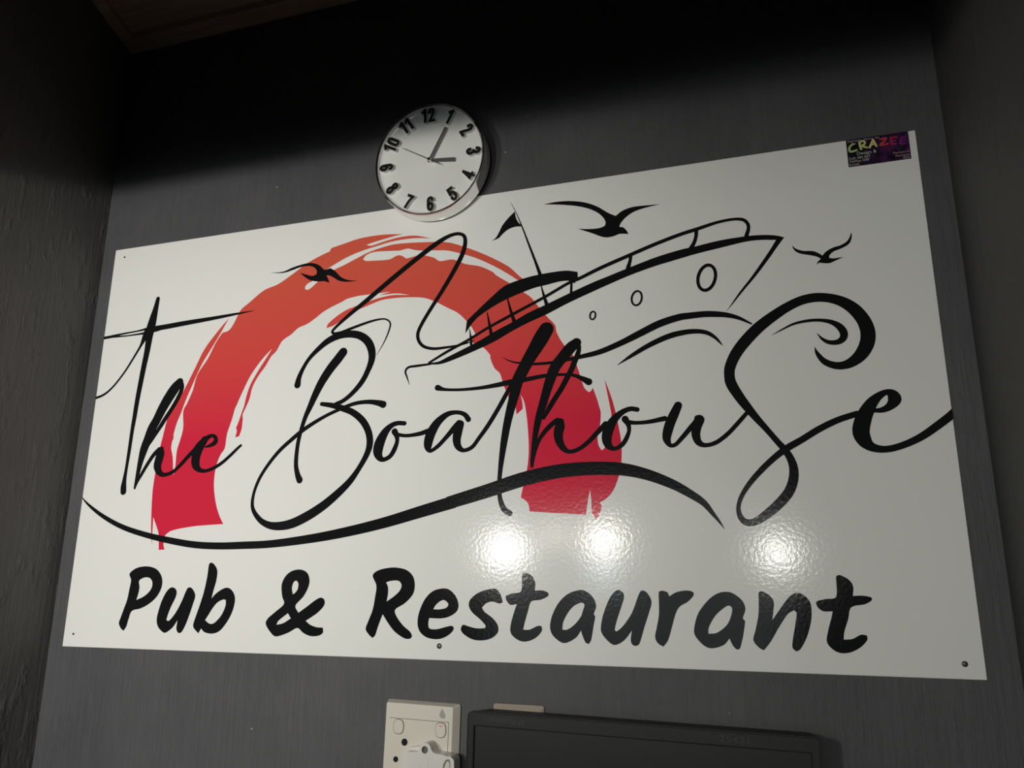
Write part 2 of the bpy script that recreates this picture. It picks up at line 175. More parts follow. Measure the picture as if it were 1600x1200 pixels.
SHAPES = [
 ('yacht_hull', 'thick black hull line of the yacht', 0, [(581,391.3),(595.5,391.9),(609.7,397.6),(633.1,407.1),(656.4,417),(679.5,428.6),(702.4,438.5),(725.1,449.5),(752.1,459.6),(781,470.8),(814,482.8),(835.7,489.5),(865.8,498.8),(899.7,508.5),(930.9,514.8),(949.3,516.8),(981.6,521.2),(1013.2,522.6),(1032.5,521.7),(1047.7,519.2),(1058.8,515.1),(1050.1,512.8),(1032.1,515),(1012.7,515.2),(981,510.9),(948.7,506.2),(920,500.6),(899.2,496.5),(865.5,487.6),(835.5,477.6),(813.8,469.9),(780.9,457.7),(752,445.3),(725.1,435.6),(702.5,425.9),(679.6,414.4),(656.6,405.5),(633.4,397.5),(609.9,390.3),(595.6,387.8),(581.1,388.9)], []),
 ('yacht_bow', 'tapering black bow line', 0, [(1047.6,518.1),(1059.2,515.1),(1050.4,504),(1037.8,487.3),(1021.2,466.9),(1004.7,448.7),(992.2,434.1),(983.5,424.5),(1000.8,448.5),(1015.4,465.9),(1030,485.1),(1042.7,502.8),(1049.1,512.7)], []),
 ('yacht_canopy', 'black curved cabin roof', 0, [(636.6,447.3),(655.7,464),(674.2,479.6),(690.5,491.9),(709,497.9),(731.9,502.3),(759.1,504.4),(779.2,504.3),(794.7,500.6),(794.9,490.2),(790,484.6),(783.5,489),(770.2,489.7),(752.2,487.1),(734.2,484.6),(715.9,479.7),(699.9,474.5),(683.7,468.1),(665.1,458.4),(648.9,447.2),(634.6,429.1)], []),
 ('yacht_flag', 'small black pennant', 0, [(705.7,602.2),(707.2,592.7),(711,584.8),(717.1,577.7),(706.3,578.7),(695.7,576),(687.4,569.9),(681.6,564.6),(672.1,562.2),(678,566.3),(682.7,574.2),(687.3,583.3),(695.6,593.1)], []),
 ('seagull_print', 'largest black seagull, above the yacht', 0, [(747.1,606.8),(766.7,607.7),(784.9,606.2),(805.1,601.2),(822.8,592.5),(837.9,580.8),(848.3,574.6),(857.5,580.8),(870.6,584.2),(887.7,584),(907.8,582.8),(887.6,580.5),(872.5,576.9),(861.6,570.4),(854.9,563.2),(852.6,558.1),(857.9,556.5),(862.1,551.7),(864.7,546.1),(853.4,547.8),(845.8,545.9),(837.1,545),(828.4,547.1),(815.4,554),(795.6,563.3),(811.1,560.7),(825.4,560.1),(833.1,562.3),(834.3,567.3),(831.2,574.7),(823.7,582.9),(811.6,590.6),(793.8,597.4),(771.2,602.7)], []),
 ('seagull_print', 'black seagull over the red brush arc', 0, [(309.1,557.3),(332.6,556.6),(349.2,561.4),(368.5,564.8),(382.5,564.6),(395.3,559.4),(404.1,551.4),(408.2,550.9),(415,552.4),(423.5,546.5),(433.6,536.3),(446.1,529.8),(463.5,526.5),(444.9,526.9),(431.3,530.2),(421.5,536.5),(414.4,540.6),(408.9,541.3),(412,536.3),(415.2,528.8),(405.4,532.5),(394.5,533.2),(381.8,536.8),(373.1,542.2),(362.1,551.3),(372.7,547.4),(384.1,543.5),(391.7,545.1),(392.4,550.2),(387.2,556.8),(377.2,560.3),(363.3,560.2),(349.5,557.2),(332.8,554.5)], []),
 ('seagull_print', 'small black seagull right of the bow', 0, [(1067,503.5),(1071.6,498),(1079.7,494.1),(1090.7,492.3),(1097.8,488.2),(1101.2,485.1),(1105.2,489.4),(1112.9,493.6),(1124,496.4),(1131.7,501.6),(1136.6,511.9),(1135.8,503.2),(1132.1,496.3),(1123.6,491.8),(1114.3,488.8),(1109.4,484.6),(1108.5,481.2),(1113.5,479.9),(1124.9,480.4),(1115,476.6),(1108.5,474.3),(1101.3,475.2),(1096.8,476.4),(1093.8,474),(1095.4,478),(1099,481.1),(1094.7,484.4),(1086.6,487.5),(1075.8,491),(1069.6,496.1)], []),
 ('brush_arc', 'red brushed arc fading to orange at its top', 0, [(143.3,147.2),(139.9,162.4),(137.3,181.3),(134.8,205.1),(133.5,229.1),(134.5,253.3),(137.2,287.4),(140.5,307.1),(144.6,331.8),(149.5,351.6),(163.7,368.3),(175.8,390.3),(187.6,415),(201.9,444.7),(225.2,473.7),(241.5,490.8),(228.7,468.1),(213.8,443.6),(199,419.2),(186.3,389.6),(176.6,365),(169.4,342.8),(164.7,330.6),(160.8,313.5),(161.2,306),(159.4,301.2),(159,291.3),(161.4,283.9),(163.9,276.4),(168.3,249.6),(170,256.8),(170.2,268.9),(170,285.9),(172.8,298.1),(176.2,312.6),(177,325),(174.1,347.5),(179.7,359.7),(187.6,379.4),(193.4,404.3),(209.7,428.6),(221.6,453.3),(231.7,467.8),(243.1,470.6),(250.8,480.3),(258,495.1),(263,503.2),(276.5,512.8),(300.8,529.7),(325.8,537.3),(347.3,550.4),(325.9,536),(342,545.8),(358.1,555.6),(374.1,565.4),(395.6,574.4),(411.7,579.7),(414.6,585),(438.3,589.7),(462.3,594.2),(496.7,595.2),(533.4,591.7),(515.4,589.6),(489.3,585.5),(473.6,582.4),(481.7,579.8),(502.6,583.7),(528.4,587.3),(554.2,586.1),(579.8,577.9),(562,581.3),(541.5,582.8),(515.7,581.9),(489.7,577.7),(463.5,572.7),(439.8,565.5),(418.8,556),(405.6,549.4),(387.4,536.1),(378,532.1),(373.7,527.9),(373.5,523.3),(378.8,521.7),(385.4,525.3),(394.5,532.5),(419.3,547.7),(440.5,555.4),(471.8,567.8),(487.4,572.2),(503,575.2),(521.1,577.1),(544.4,576.1),(567.3,574),(600.1,569.9),(622.5,562.2),(654.3,546.8),(678.3,532.9),(697.2,520.1),(711.2,505.9),(719.3,498.4),(711.3,498.4),(702,505.3),(678.5,521.7),(649.6,538.5),(625.2,548.9),(605.4,555.9),(592.9,558),(557.6,562.5),(542.2,567.3),(529.4,566),(516.4,567.1),(487.6,569.1),(474.5,565.7),(469.1,559.5),(475.1,556.4),(483,555.7),(511.8,554.1),(524.5,558.5),(532.3,557.5),(540.2,552),(563,554.4),(583.3,548.1),(593.4,541.4),(613.2,541.4),(632.9,532.1),(654.7,525.8),(673.8,515.1),(678.6,509.8),(698.6,495.6),(718.2,480.6),(729.6,471.2),(738.6,458.8),(752,441.5),(762.5,429.2),(765.1,417.8),(773.7,401.5),(786.5,385),(792.7,367.1),(796.7,353.9),(800.8,340.8),(806.5,333.8),(809.7,334.9),(812.3,339.3),(817.2,324.9),(820.1,314.2),(822,305.7),(820.6,289.2),(817.3,277),(818.1,264.7),(822,257.4),(826.1,260.2),(825.4,272.5),(827.8,286.8),(835.3,298.7),(834,313.3),(831.8,326),(827.8,349.5),(832.1,337.5),(837.8,319.3),(841.5,302.5),(844.5,285.8),(846.7,271.4),(847.4,253.2),(845.7,235.2),(841.3,219.4),(834.9,205.8),(826.7,197.1),(818.5,192.4),(820.4,186.5),(817.2,177.7),(813.1,171.3),(811.1,175.9),(808.2,179.9),(807.5,196.7),(806.3,208.6),(803.6,196.8),(800.4,177.7),(727.4,183.2),(726.3,190.7),(723.1,196.3),(715.6,201.2),(718.8,215.4),(722,227.6),(725.2,246.1),(726.3,264.9),(725.2,288.1),(723,309.6),(719.7,327),(714.8,337.1),(717.2,327.2),(718.1,317.4),(709.3,310.4),(707.5,321.3),(699.6,331.6),(696.2,339.5),(690.5,353.1),(685.8,367.8),(677.8,376.2),(671.9,390.2),(671.8,394.7),(663.6,404.5),(655.4,409.7),(649.5,410.3),(639.9,424.9),(650.4,425.1),(643.1,438.5),(634.6,448.6),(622.4,460.4),(607.7,469),(590.4,479.2),(570.4,488.1),(545.2,491.8),(519.8,492.9),(502,491.6),(481.6,485.9),(461.1,479.4),(445.7,471.8),(427.9,461.3),(414.8,457.8),(417,464),(429.7,473.9),(445.1,482.3),(460.6,486.9),(481.2,492.1),(501.7,496.1),(522.2,497.7),(547.6,494.9),(527.2,499.6),(499,500.1),(517.3,503.4),(483.2,503),(464.9,502.6),(446.6,500.1),(438.9,496.6),(420.6,489.8),(407.6,483.7),(394.7,475),(381.7,467.5),(367,462.7),(355.4,453.7),(340.9,445),(332.5,430.8),(326.1,424.4),(323.5,422.1),(314.6,407.4),(303.9,393.4),(295.2,376.8),(291.8,359.8),(286.3,345.5),(282.2,336.1),(283,328.7),(282.5,314.3),(279.4,303.6),(272.7,301.6),(274.5,311.1),(272.6,316),(276.3,325.5),(280,338.6),(283.2,348.2),(286.3,365.1),(291.6,381.9),(303.1,402.1),(315.3,420.5),(324.4,434.5),(311.5,422.6),(301.4,411),(289.8,394.5),(279.3,373),(270.2,351.4),(267.3,344.3),(264.1,329.8),(257.9,308.4),(256.1,286.8),(250.1,277.5),(244.6,263.5),(242.5,244.6),(244.1,225.7),(249.9,204.6),(257.3,188.3),(265.6,175.5),(245,174.7),(217.3,173.3),(189.4,169.9),(174.1,166.6),(165.4,160.9),(164.2,148.2),(167.1,140.1),(156.8,139.7),(154.9,152.9),(152.7,164.6),(146.7,176.4),(140.2,187.8),(141.6,167.1)], []),
 ('brush_letter', 'bold black capital P', 1, [(108.9,104.5),(113.9,110.3),(124.9,114.9),(140.7,116),(155.6,112.6),(165.3,104.6),(169.6,94.4),(168.3,83.1),(161.3,71.8),(149.8,62.8),(136.3,56.5),(121.1,52.7),(116.9,42.1),(114.2,30.9),(110,24.7),(104.5,28.4),(100.2,35.1),(102.2,43),(106.1,55.4),(110,67.9),(112,83.9),(113,96.5)], [[(127.8,95.4),(136.4,100),(146,99.6),(151.6,94.3),(152.1,86.4),(147.4,79.2),(138.3,72.7),(126.6,68.1),(129,77.2),(129.7,86.3)]]),
 ('brush_letter', 'bold black u in the first bottom word', 1, [(186.2,86.2),(193.4,84.9),(196.9,79.5),(195.2,71.1),(189.7,59.9),(185.6,48.8),(183.8,41.1),(188.2,40),(194.4,45.6),(201.4,55.7),(208,69),(214.8,85.2),(221.1,86.2),(227.3,80.2),(229.5,73.6),(226.7,62.6),(222.9,49.4),(217.8,35.1),(212.2,25.2),(206.9,24),(202.9,29.4),(203.3,41.4),(196.3,31.4),(186.1,24.2),(180.6,24.1),(171.2,30.9),(167.2,39.7),(167.9,50.7),(172,66.4),(178.6,79.8)], []),
 ('brush_letter', 'bold black b with tall stem', 1, [(248.2,119.2),(252.6,121),(258.5,117),(263.2,109.2),(262.8,95.9),(259.7,82.7),(257.5,71.7),(264.3,78.3),(273.1,83.9),(282.2,86.6),(290.6,82.9),(296.3,74.3),(296.6,63.5),(292.7,50.5),(284.9,37.5),(275.4,27.7),(263.8,24.2),(251.6,25.7),(244.8,30.7),(241,24.2),(233.5,30),(230.9,35.4),(234.1,47.4),(239,62.7),(243.7,80.4),(246.8,100.3)], [[(250.1,42.2),(255.4,49.9),(261.1,58.7),(268.3,66.4),(277.3,70.4),(281.9,69.8),(282.2,62.2),(278,51.3),(271,42.6),(263.6,37.5),(256.8,38)]]),
 ('brush_letter', 'bold black ampersand', 1, [(371,85.6),(371.5,94.2),(377.1,103.8),(386.7,109.9),(399.3,111.4),(409.6,107.1),(414.1,97.5),(412.5,87),(405.9,75.3),(394.8,63.6),(400.1,54.3),(413.1,62.8),(424.8,70.9),(433.2,74.5),(439,71.5),(438.8,64.2),(430.9,55.8),(421.5,49.5),(412.1,44.1),(419.8,39.1),(429.9,36.2),(439.1,36),(439.6,29.3),(433.1,25.4),(420.9,24.7),(409.6,28.6),(400,34.6),(386.1,28.1),(367.7,22.9),(358.3,28.5),(350.2,38.8),(352.9,46.2),(363.6,54.8),(376.6,65.5),(373.2,75)], [[(389.4,78.3),(387.4,86.8),(389.3,94.3),(393.4,97),(396.9,93.2),(396.8,85.8),(392.9,80.5)],[(367.1,38.1),(369.6,43.3),(383.9,53.6),(389,46.8),(377.5,40.4)]]),
 ('brush_letter', 'bold black capital R', 1, [(509.8,103),(515.3,109.3),(528.1,113),(543.2,114),(558.4,110.9),(567.9,103.2),(571.3,92),(568.9,79.9),(557.9,68.7),(544.5,60.5),(547.2,51.6),(556.8,40.8),(566.1,34.1),(569.7,28.3),(566.5,24.8),(558.6,25.4),(545.8,32.6),(536.1,42.4),(526.8,54.6),(521.2,40.1),(517.2,28),(513.5,24.5),(507.9,28.8),(503.1,35.7),(506.9,46.8),(512,60.1),(514.7,76.4),(515.8,90.7)], [[(529.7,94.9),(537,96.9),(547.5,97),(552.3,91.9),(550.3,84.8),(542.6,77.6),(531.6,70.4),(533.2,80.6),(532.8,88.8)]]),
 ('brush_letter', 'bold black e after the R', 1, [(612.5,87.8),(621.4,85.3),(629.3,77.5),(633,67.7),(630.8,59.8),(622.2,53.8),(610.2,50.7),(592.9,50.8),(592,43.5),(594,38),(604,37.4),(617.1,40.6),(624.7,41.8),(627.2,38.3),(622.8,32.4),(613.1,27),(602.1,25.1),(588.8,27.7),(579.6,35.4),(576.9,47.1),(579.8,61),(587.1,75.1),(598,84.7)], [[(598.3,61.7),(601.9,67.3),(608.5,72.3),(614,73),(619,68.5),(616.4,63.9),(607.7,61.8)]]),
 ('brush_letter', 'bold black s', 1, [(677.9,87.7),(684.3,86.8),(689.7,80),(692.3,71.3),(687.6,69.9),(679.1,72.1),(670.6,70.1),(664.7,64.6),(668.6,59.4),(679.4,51.9),(686.2,43.4),(685.9,34.8),(677.6,28),(664.9,25.2),(652.1,26.4),(640.1,32.8),(636.8,38.5),(639.9,43.4),(647.5,41.6),(658.3,39.6),(668.9,40.2),(669.9,43.1),(662.4,50.6),(651.5,59.1),(647,67.8),(650.1,75.7),(661.8,83.7)], []),
 ('brush_letter', 'bold black t after the s', 1, [(718,106.4),(722.2,107.8),(730.5,103.5),(734.7,94.8),(734,85.8),(743.9,86.2),(751.1,83.4),(751.1,79.6),(741.8,75.1),(729.5,72.7),(725.3,61.2),(721.2,47.9),(719.2,39.3),(727.4,39.5),(737.6,44),(742.7,44.1),(742.9,38),(735.6,30.3),(725.4,25.8),(716.1,25.7),(706.8,30.6),(702.6,37.1),(703.6,47.5),(707.7,60.9),(710.8,69.6),(702.4,68.5),(697.1,74.3),(696,79.1),(704.4,82.1),(715.9,84.5),(717.6,95.7)], []),
 ('brush_letter', 'bold black a before the u', 1, [(791.5,87.1),(800.4,84.7),(808.2,77.3),(811.1,68),(808.2,59.6),(809.7,56),(807.6,45.8),(804.3,29.2),(801.3,24.6),(797.4,26.3),(793.6,34.5),(792.2,40),(785.7,31.5),(773.7,25.2),(765.8,26.4),(756.8,33.6),(753.5,42.8),(756,56),(764.2,71.2),(776.4,82.3)], [[(768.9,40.4),(770,48.8),(776.1,60.1),(784.2,68.6),(793.3,72.1),(796.8,69.7),(794.5,62.2),(792,55.7),(783.9,46.3),(774.9,40.5)]]),
 ('brush_letter', 'bold black u between a and r', 1, [(836.1,86.8),(842.4,86.1),(845.4,80.1),(841.8,68.1),(836.4,53.7),(833.1,41.7),(835.6,39.9),(843.7,46.7),(854.1,61.1),(862.1,80.3),(866.1,86.8),(872.2,85.1),(877.9,74.5),(874.3,61.4),(868.3,44.8),(861.6,26),(855.4,24.2),(851.9,29.3),(853.5,41),(844.5,30.2),(833.2,24.3),(824.6,28.6),(817.2,37.8),(816.7,46.2),(820.3,60.6),(828.3,78.7)], []),
 ('brush_letter', 'bold black r', 1, [(886.9,85.2),(890.6,86.9),(896.7,85.3),(898.9,80.6),(907.5,85.4),(918.4,87.4),(926,86),(927,82),(920.3,74.9),(910.4,69),(905.3,60.7),(901.1,47.8),(895.6,31.5),(889.8,24),(883.5,27.7),(880.6,34.6),(882.9,45.1),(885.9,59.2),(886.5,73.4)], []),
 ('brush_letter', 'bold black a before the n', 1, [(964.4,86.3),(972.4,84.1),(981.1,76.8),(984.2,67.7),(980.8,57.4),(982.9,54),(979.9,38.1),(975.6,24.5),(972.1,23.3),(967.8,27.7),(964.8,34.8),(957.5,27.4),(944.7,23.7),(935.5,26.8),(926.7,36.9),(926,46),(931.5,62.3),(944,77.5),(955,84.6)], [[(941.6,39.5),(942.4,46.4),(950.1,59.1),(959.8,67.8),(965.8,70.9),(969.6,67.9),(967.4,58.3),(962.2,49.1),(951.4,40.9)]]),
 ('brush_letter', 'bold black n', 1, [(999.9,85.7),(1003.4,87.1),(1011.1,82.8),(1015.5,76),(1014.4,65.8),(1012.5,55.7),(1021.1,67.1),(1030.9,79.6),(1039.1,85.3),(1046.8,84.3),(1053.8,76.5),(1055,66.4),(1053,53.1),(1047.4,37.5),(1040,25.3),(1035.5,22.9),(1031.9,27.2),(1033.3,37.2),(1036.5,50.5),(1039,64),(1036.6,66.8),(1029.7,62.7),(1019.8,49.1),(1009.8,33.3),(1001.3,23.1),(996,26.2),(990.7,33.9),(993.9,45.2),(997.9,61),(999.2,74.7)], []),
 ('brush_letter', 'bold black final t', 1, [(1083.6,103.6),(1087.7,105.2),(1095.8,100.7),(1100.1,93.6),(1099.1,82.9),(1109.1,83.3),(1117.3,81.6),(1117.9,78.7),(1110.4,74.2),(1096.3,70.8),(1092,58.2),(1087,45),(1085.5,36.7),(1094.4,37.6),(1103.2,42.1),(1109.4,41.6),(1109.3,36.9),(1102,29.2),(1091,23.5),(1080.4,22.7),(1072.3,27.3),(1068.1,34.7),(1070.8,46.8),(1075.2,60.1),(1076.8,66.3),(1067.1,66.2),(1061.4,71),(1061,76.5),(1070.3,79.3),(1081.8,81.9)], []),
]
STICKER = [
 [[(1150.36,628.48,2.22),(1147.64,627.89,2.66),(1145.05,625.42,2.81),(1143.86,622.07,2.81),(1144.83,618.97,2.96),(1147.74,618.46,2.81),(1152.27,619.52,2.66)]],
 [[(1156.25,628.31,2.66),(1156.75,624.22,2.81),(1157.46,619.93,2.66)],[(1156.66,629.57,2.52),(1160.3,630.69,2.52),(1162.45,628.53,2.52),(1161.69,626,2.52),(1157.84,624.03,2.22)],[(1158.96,624.27,2.22),(1161.34,622.26,2.52),(1164.17,621.13,2.52)]],
 [[(1171.99,630.35,2.66),(1169.69,625.45,2.66),(1167.26,620.59,2.66)],[(1171.99,630.35,2.66),(1173.36,625.68,2.52),(1175.09,620.96,2.37)],[(1169.29,623.49,1.78),(1173.95,624.25,1.78)]],
 [[(1180.3,629.73,2.52),(1183.57,629.76,2.52),(1186.82,629.69,2.52)],[(1186.36,628.63,2.52),(1183.13,625.25,2.52),(1179.54,621.93,2.52)],[(1179.5,621.49,2.52),(1183.5,621.66,2.37),(1187.86,621.93,2.22)]],
 [[(1191.85,629.4,2.52),(1192.12,624.95,2.52),(1192.61,620.47,2.52)],[(1191.85,629.4,2.22),(1195.1,629.42,2.22),(1198.3,629.1,2.22)],[(1192.12,624.95,1.92),(1196.43,624.87,1.92)],[(1192.61,620.47,2.07),(1197.07,620.54,2.07)]],
 [[(1203.35,627.3,2.52),(1202.2,623.13,2.52),(1201.95,619.23,2.52)],[(1203.37,627.56,2.07),(1208.88,627.61,2.07)],[(1202.37,623.36,1.92),(1207.38,623.5,1.92)],[(1201.93,619.06,2.07),(1207.29,619.15,2.07)]],
]

# ------------------------------------------------------------------ materials
def mat(name, color, rough=0.5, metal=0.0, spec=0.5, coat=0.0):
    m = bpy.data.materials.new(name)
    m.use_nodes = True
    b = m.node_tree.nodes['Principled BSDF']
    b.inputs['Base Color'].default_value = (*color, 1)
    b.inputs['Roughness'].default_value = rough
    b.inputs['Metallic'].default_value = metal
    b.inputs['Specular IOR Level'].default_value = spec
    b.inputs['Coat Weight'].default_value = coat
    return m
class N:
    """small helper around a material's node tree"""
    def __init__(s, m): s.t = m.node_tree; s.b = s.t.nodes['Principled BSDF']
    def n(s, typ, **kw):
        x = s.t.nodes.new(typ)
        for k, v in kw.items(): setattr(x, k, v)
        return x
    def l(s, a, b): s.t.links.new(a, b)
    def coords(s, scale, kind='Object'):
        c = s.n('ShaderNodeTexCoord'); mp = s.n('ShaderNodeMapping')
        mp.inputs['Scale'].default_value = scale
        s.l(c.outputs[kind], mp.inputs['Vector']); return mp.outputs['Vector']
    def noise(s, vec, scale, detail=4, rough=0.6):
        x = s.n('ShaderNodeTexNoise'); x.inputs['Scale'].default_value = scale
        x.inputs['Detail'].default_value = detail; x.inputs['Roughness'].default_value = rough
        s.l(vec, x.inputs['Vector']); return x.outputs['Fac']
    def ramp(s, fac, stops):
        r = s.n('ShaderNodeValToRGB'); e = r.color_ramp.elements
        while len(e) > 1: e.remove(e[-1])
        e[0].position, e[0].color = stops[0][0], (*stops[0][1], 1)
        for p, c in stops[1:]:
            q = e.new(p); q.color = (*c, 1)
        s.l(fac, r.inputs['Fac']); return r.outputs['Color']
    def bump(s, h, strength, dist, prev=None):
        b = s.n('ShaderNodeBump'); b.inputs['Strength'].default_value = strength
        b.inputs['Distance'].default_value = dist; s.l(h, b.inputs['Height'])
        if prev: s.l(prev, b.inputs['Normal'])
        return b.outputs['Normal']

def wall_paint(name, dark, light, streak, chips=True, relief=1.0, lumps=0.15):
    """grey paint rolled over rough plaster: upright brush relief, lumps and a few chipped specks"""
    m = mat(name, light, 0.62, spec=0.35); k = N(m)
    v = k.coords((1, 1, 1))
    vs = k.coords((1, 1, 0.07))
    st = k.noise(vs, streak, 5, 0.65)
    bl = k.noise(v, 5.0, 4, 0.6)
    mx = k.n('ShaderNodeMath', operation='MULTIPLY_ADD'); k.l(st, mx.inputs[0]); mx.inputs[1].default_value = 0.5
    k.l(bl, mx.inputs[2])
    col = k.ramp(mx.outputs[0], [(0.5, dark), (1.0, light)])
    if chips:
        vo = k.n('ShaderNodeTexVoronoi'); vo.inputs['Scale'].default_value = 26; vo.inputs['Randomness'].default_value = 1
        k.l(k.coords((1, 0.0, 1)), vo.inputs['Vector'])
        a = k.n('ShaderNodeMath', operation='LESS_THAN'); k.l(vo.outputs['Distance'], a.inputs[0]); a.inputs[1].default_value = 0.034
        sel = k.n('ShaderNodeSeparateColor'); k.l(vo.outputs['Color'], sel.inputs[0])
        g = k.n('ShaderNodeMath', operation='GREATER_THAN'); k.l(sel.outputs[0], g.inputs[0]); g.inputs[1].default_value = 0.78
        ml = k.n('ShaderNodeMath', operation='MULTIPLY'); k.l(a.outputs[0], ml.inputs[0]); k.l(g.outputs[0], ml.inputs[1])
        mc = k.n('ShaderNodeMix', data_type='RGBA'); k.l(ml.outputs[0], mc.inputs['Factor']); k.l(col, mc.inputs[6])
        mc.inputs[7].default_value = (0.30, 0.29, 0.28, 1); col = mc.outputs[2]
    k.l(col, k.b.inputs['Base Color'])
    lump = k.noise(k.coords((1, 1, 0.4)), 40, 5, 0.6)
    lr = k.ramp(lump, [(0.55, (0, 0, 0)), (0.75, (1, 1, 1))])
    nb = k.bump(st, 0.5 * relief, 0.0025)
    nb = k.bump(lr, lumps, 0.004, nb)
    nb = k.bump(k.noise(v, 420, 2, 0.5), 0.25, 0.0006, nb)
    k.l(nb, k.b.inputs['Normal'])
    return m

M = {}
M['wall'] = wall_paint('grey_wall_paint', (0.060, 0.060, 0.064), (0.088, 0.087, 0.092), 210)
M['side'] = wall_paint('lightened_side_paint', (0.088, 0.086, 0.083), (0.118, 0.115, 0.110), 120, False, 1.15, 0.6)  # same grey paint, lightened to make up for weak light on this wall
M['right'] = wall_paint('dark_side_paint', (0.066, 0.066, 0.063), (0.085, 0.085, 0.081), 110, False, 0.4)
M['floor'] = mat('dark_floor', (0.05, 0.045, 0.04), 0.5)
m = mat('brown_ceiling_board', (0.22, 0.12, 0.07), 0.6); k = N(m)
k.l(k.ramp(k.noise(k.coords((0.5, 9, 9)), 14, 5, 0.6), [(0.3, (0.48, 0.33, 0.24)), (0.75, (0.68, 0.50, 0.38))]), k.b.inputs['Base Color'])
M['ceiling'] = m
M['bulkhead'] = mat('bulkhead_paint', (0.03, 0.03, 0.03), 0.7)

def gloss_print(name, color=None, grad=None, rough=0.12, specks=False):
    """glossy printed sheet with a fine orange-peel surface"""
    m = mat(name, color or (1, 1, 1), rough, spec=0.13); k = N(m)
    v = k.coords((1, 1, 1))
    if grad:
        c = k.n('ShaderNodeTexCoord'); s = k.n('ShaderNodeSeparateXYZ'); k.l(c.outputs['Object'], s.inputs[0])
        mr = k.n('ShaderNodeMapRange'); mr.inputs['From Min'].default_value = 0.09; mr.inputs['From Max'].default_value = 0.56
        k.l(s.outputs['Z'], mr.inputs['Value']); k.l(k.ramp(mr.outputs['Result'], grad), k.b.inputs['Base Color'])
    if specks:
        vo = k.n('ShaderNodeTexVoronoi'); vo.inputs['Scale'].default_value = 11
        k.l(k.coords((1, 0.0, 1)), vo.inputs['Vector'])
        d_ = k.ramp(vo.outputs['Distance'], [(0.008, (1, 1, 1)), (0.016, (0, 0, 0))])
        sc_ = k.n('ShaderNodeSeparateColor'); k.l(vo.outputs['Color'], sc_.inputs[0])
        g_ = k.n('ShaderNodeMath', operation='GREATER_THAN'); k.l(sc_.outputs[0], g_.inputs[0]); g_.inputs[1].default_value = 0.72
        ml_ = k.n('ShaderNodeMath', operation='MULTIPLY'); k.l(d_, ml_.inputs[0]); k.l(g_.outputs[0], ml_.inputs[1])
        ml2 = k.n('ShaderNodeMath', operation='MULTIPLY'); k.l(ml_.outputs[0], ml2.inputs[0]); ml2.inputs[1].default_value = 0.45
        mc_ = k.n('ShaderNodeMix', data_type='RGBA'); k.l(ml2.outputs[0], mc_.inputs['Factor'])
        mc_.inputs[6].default_value = (*color, 1); mc_.inputs[7].default_value = (0.15, 0.14, 0.12, 1)
        k.l(mc_.outputs[2], k.b.inputs['Base Color'])
    nb = k.bump(k.noise(v, 230, 2, 0.5), 0.075, 0.0012)
    nb = k.bump(k.noise(v, 1.7, 2, 0.5), 0.02, 0.02, nb)
    k.l(nb, k.b.inputs['Normal'])
    return m
M['board'] = gloss_print('white_gloss_board', (0.76, 0.76, 0.73), specks=True)
M['black'] = gloss_print('black_vinyl', (0.008, 0.009, 0.009))
M['red'] = gloss_print('red_vinyl', None, [(0.0, (0.62, 0.020, 0.055)), (0.45, (0.62, 0.024, 0.055)), (0.72, (0.62, 0.065, 0.058)), (1.0, (0.60, 0.098, 0.060))])
M['edge'] = mat('board_edge', (0.7, 0.69, 0.64), 0.5)
M['screw'] = mat('dull_screw', (0.10, 0.095, 0.085), 0.45, 0.7)
M['chrome'] = mat('chrome_case', (0.80, 0.79, 0.76), 0.12, 1.0)
M['face'] = mat('clock_face_white', (0.74, 0.74, 0.71), 0.22)
M['num_top'] = mat('numeral_black', (0.010, 0.010, 0.010), 0.3)
M['num_side'] = mat('numeral_clear_side', (0.55, 0.55, 0.53), 0.08, 0.35)
M['hand'] = mat('brushed_hand', (0.20, 0.195, 0.19), 0.3, 0.6)
M['plate'] = mat('ivory_plastic', (0.62, 0.58, 0.50), 0.28)
M['adapter'] = mat('white_plastic', (0.64, 0.62, 0.58), 0.3)
M['beige'] = mat('shaded_beige_plastic', (0.38, 0.33, 0.27), 0.35)  # base colour darkened to carry the monitor's shadow on the plate
M['hole'] = mat('black_hole', (0.004, 0.004, 0.004), 0.9)
M['seam'] = mat('seam_shadow', (0.18, 0.16, 0.14), 0.8)
M['mark'] = mat('red_mark', (0.55, 0.10, 0.10), 0.5)
M['neon'] = mat('grey_lens', (0.36, 0.35, 0.32), 0.15)
m = mat('black_bezel', (0.010, 0.0105, 0.0105), 0.45, spec=0.22); k = N(m)
k.l(k.bump(k.noise(k.coords((1, 1, 1)), 900, 2, 0.5), 0.2, 0.0004), k.b.inputs['Normal'])
M['bezel'] = m
M['screen'] = mat('dark_screen', (0.011, 0.0115, 0.011), 0.4, spec=0.22)
M['scratch'] = mat('scratched_plastic', (0.032, 0.032, 0.031), 0.7)
M['mount'] = mat('black_steel', (0.015, 0.015, 0.015), 0.5, 0.5)

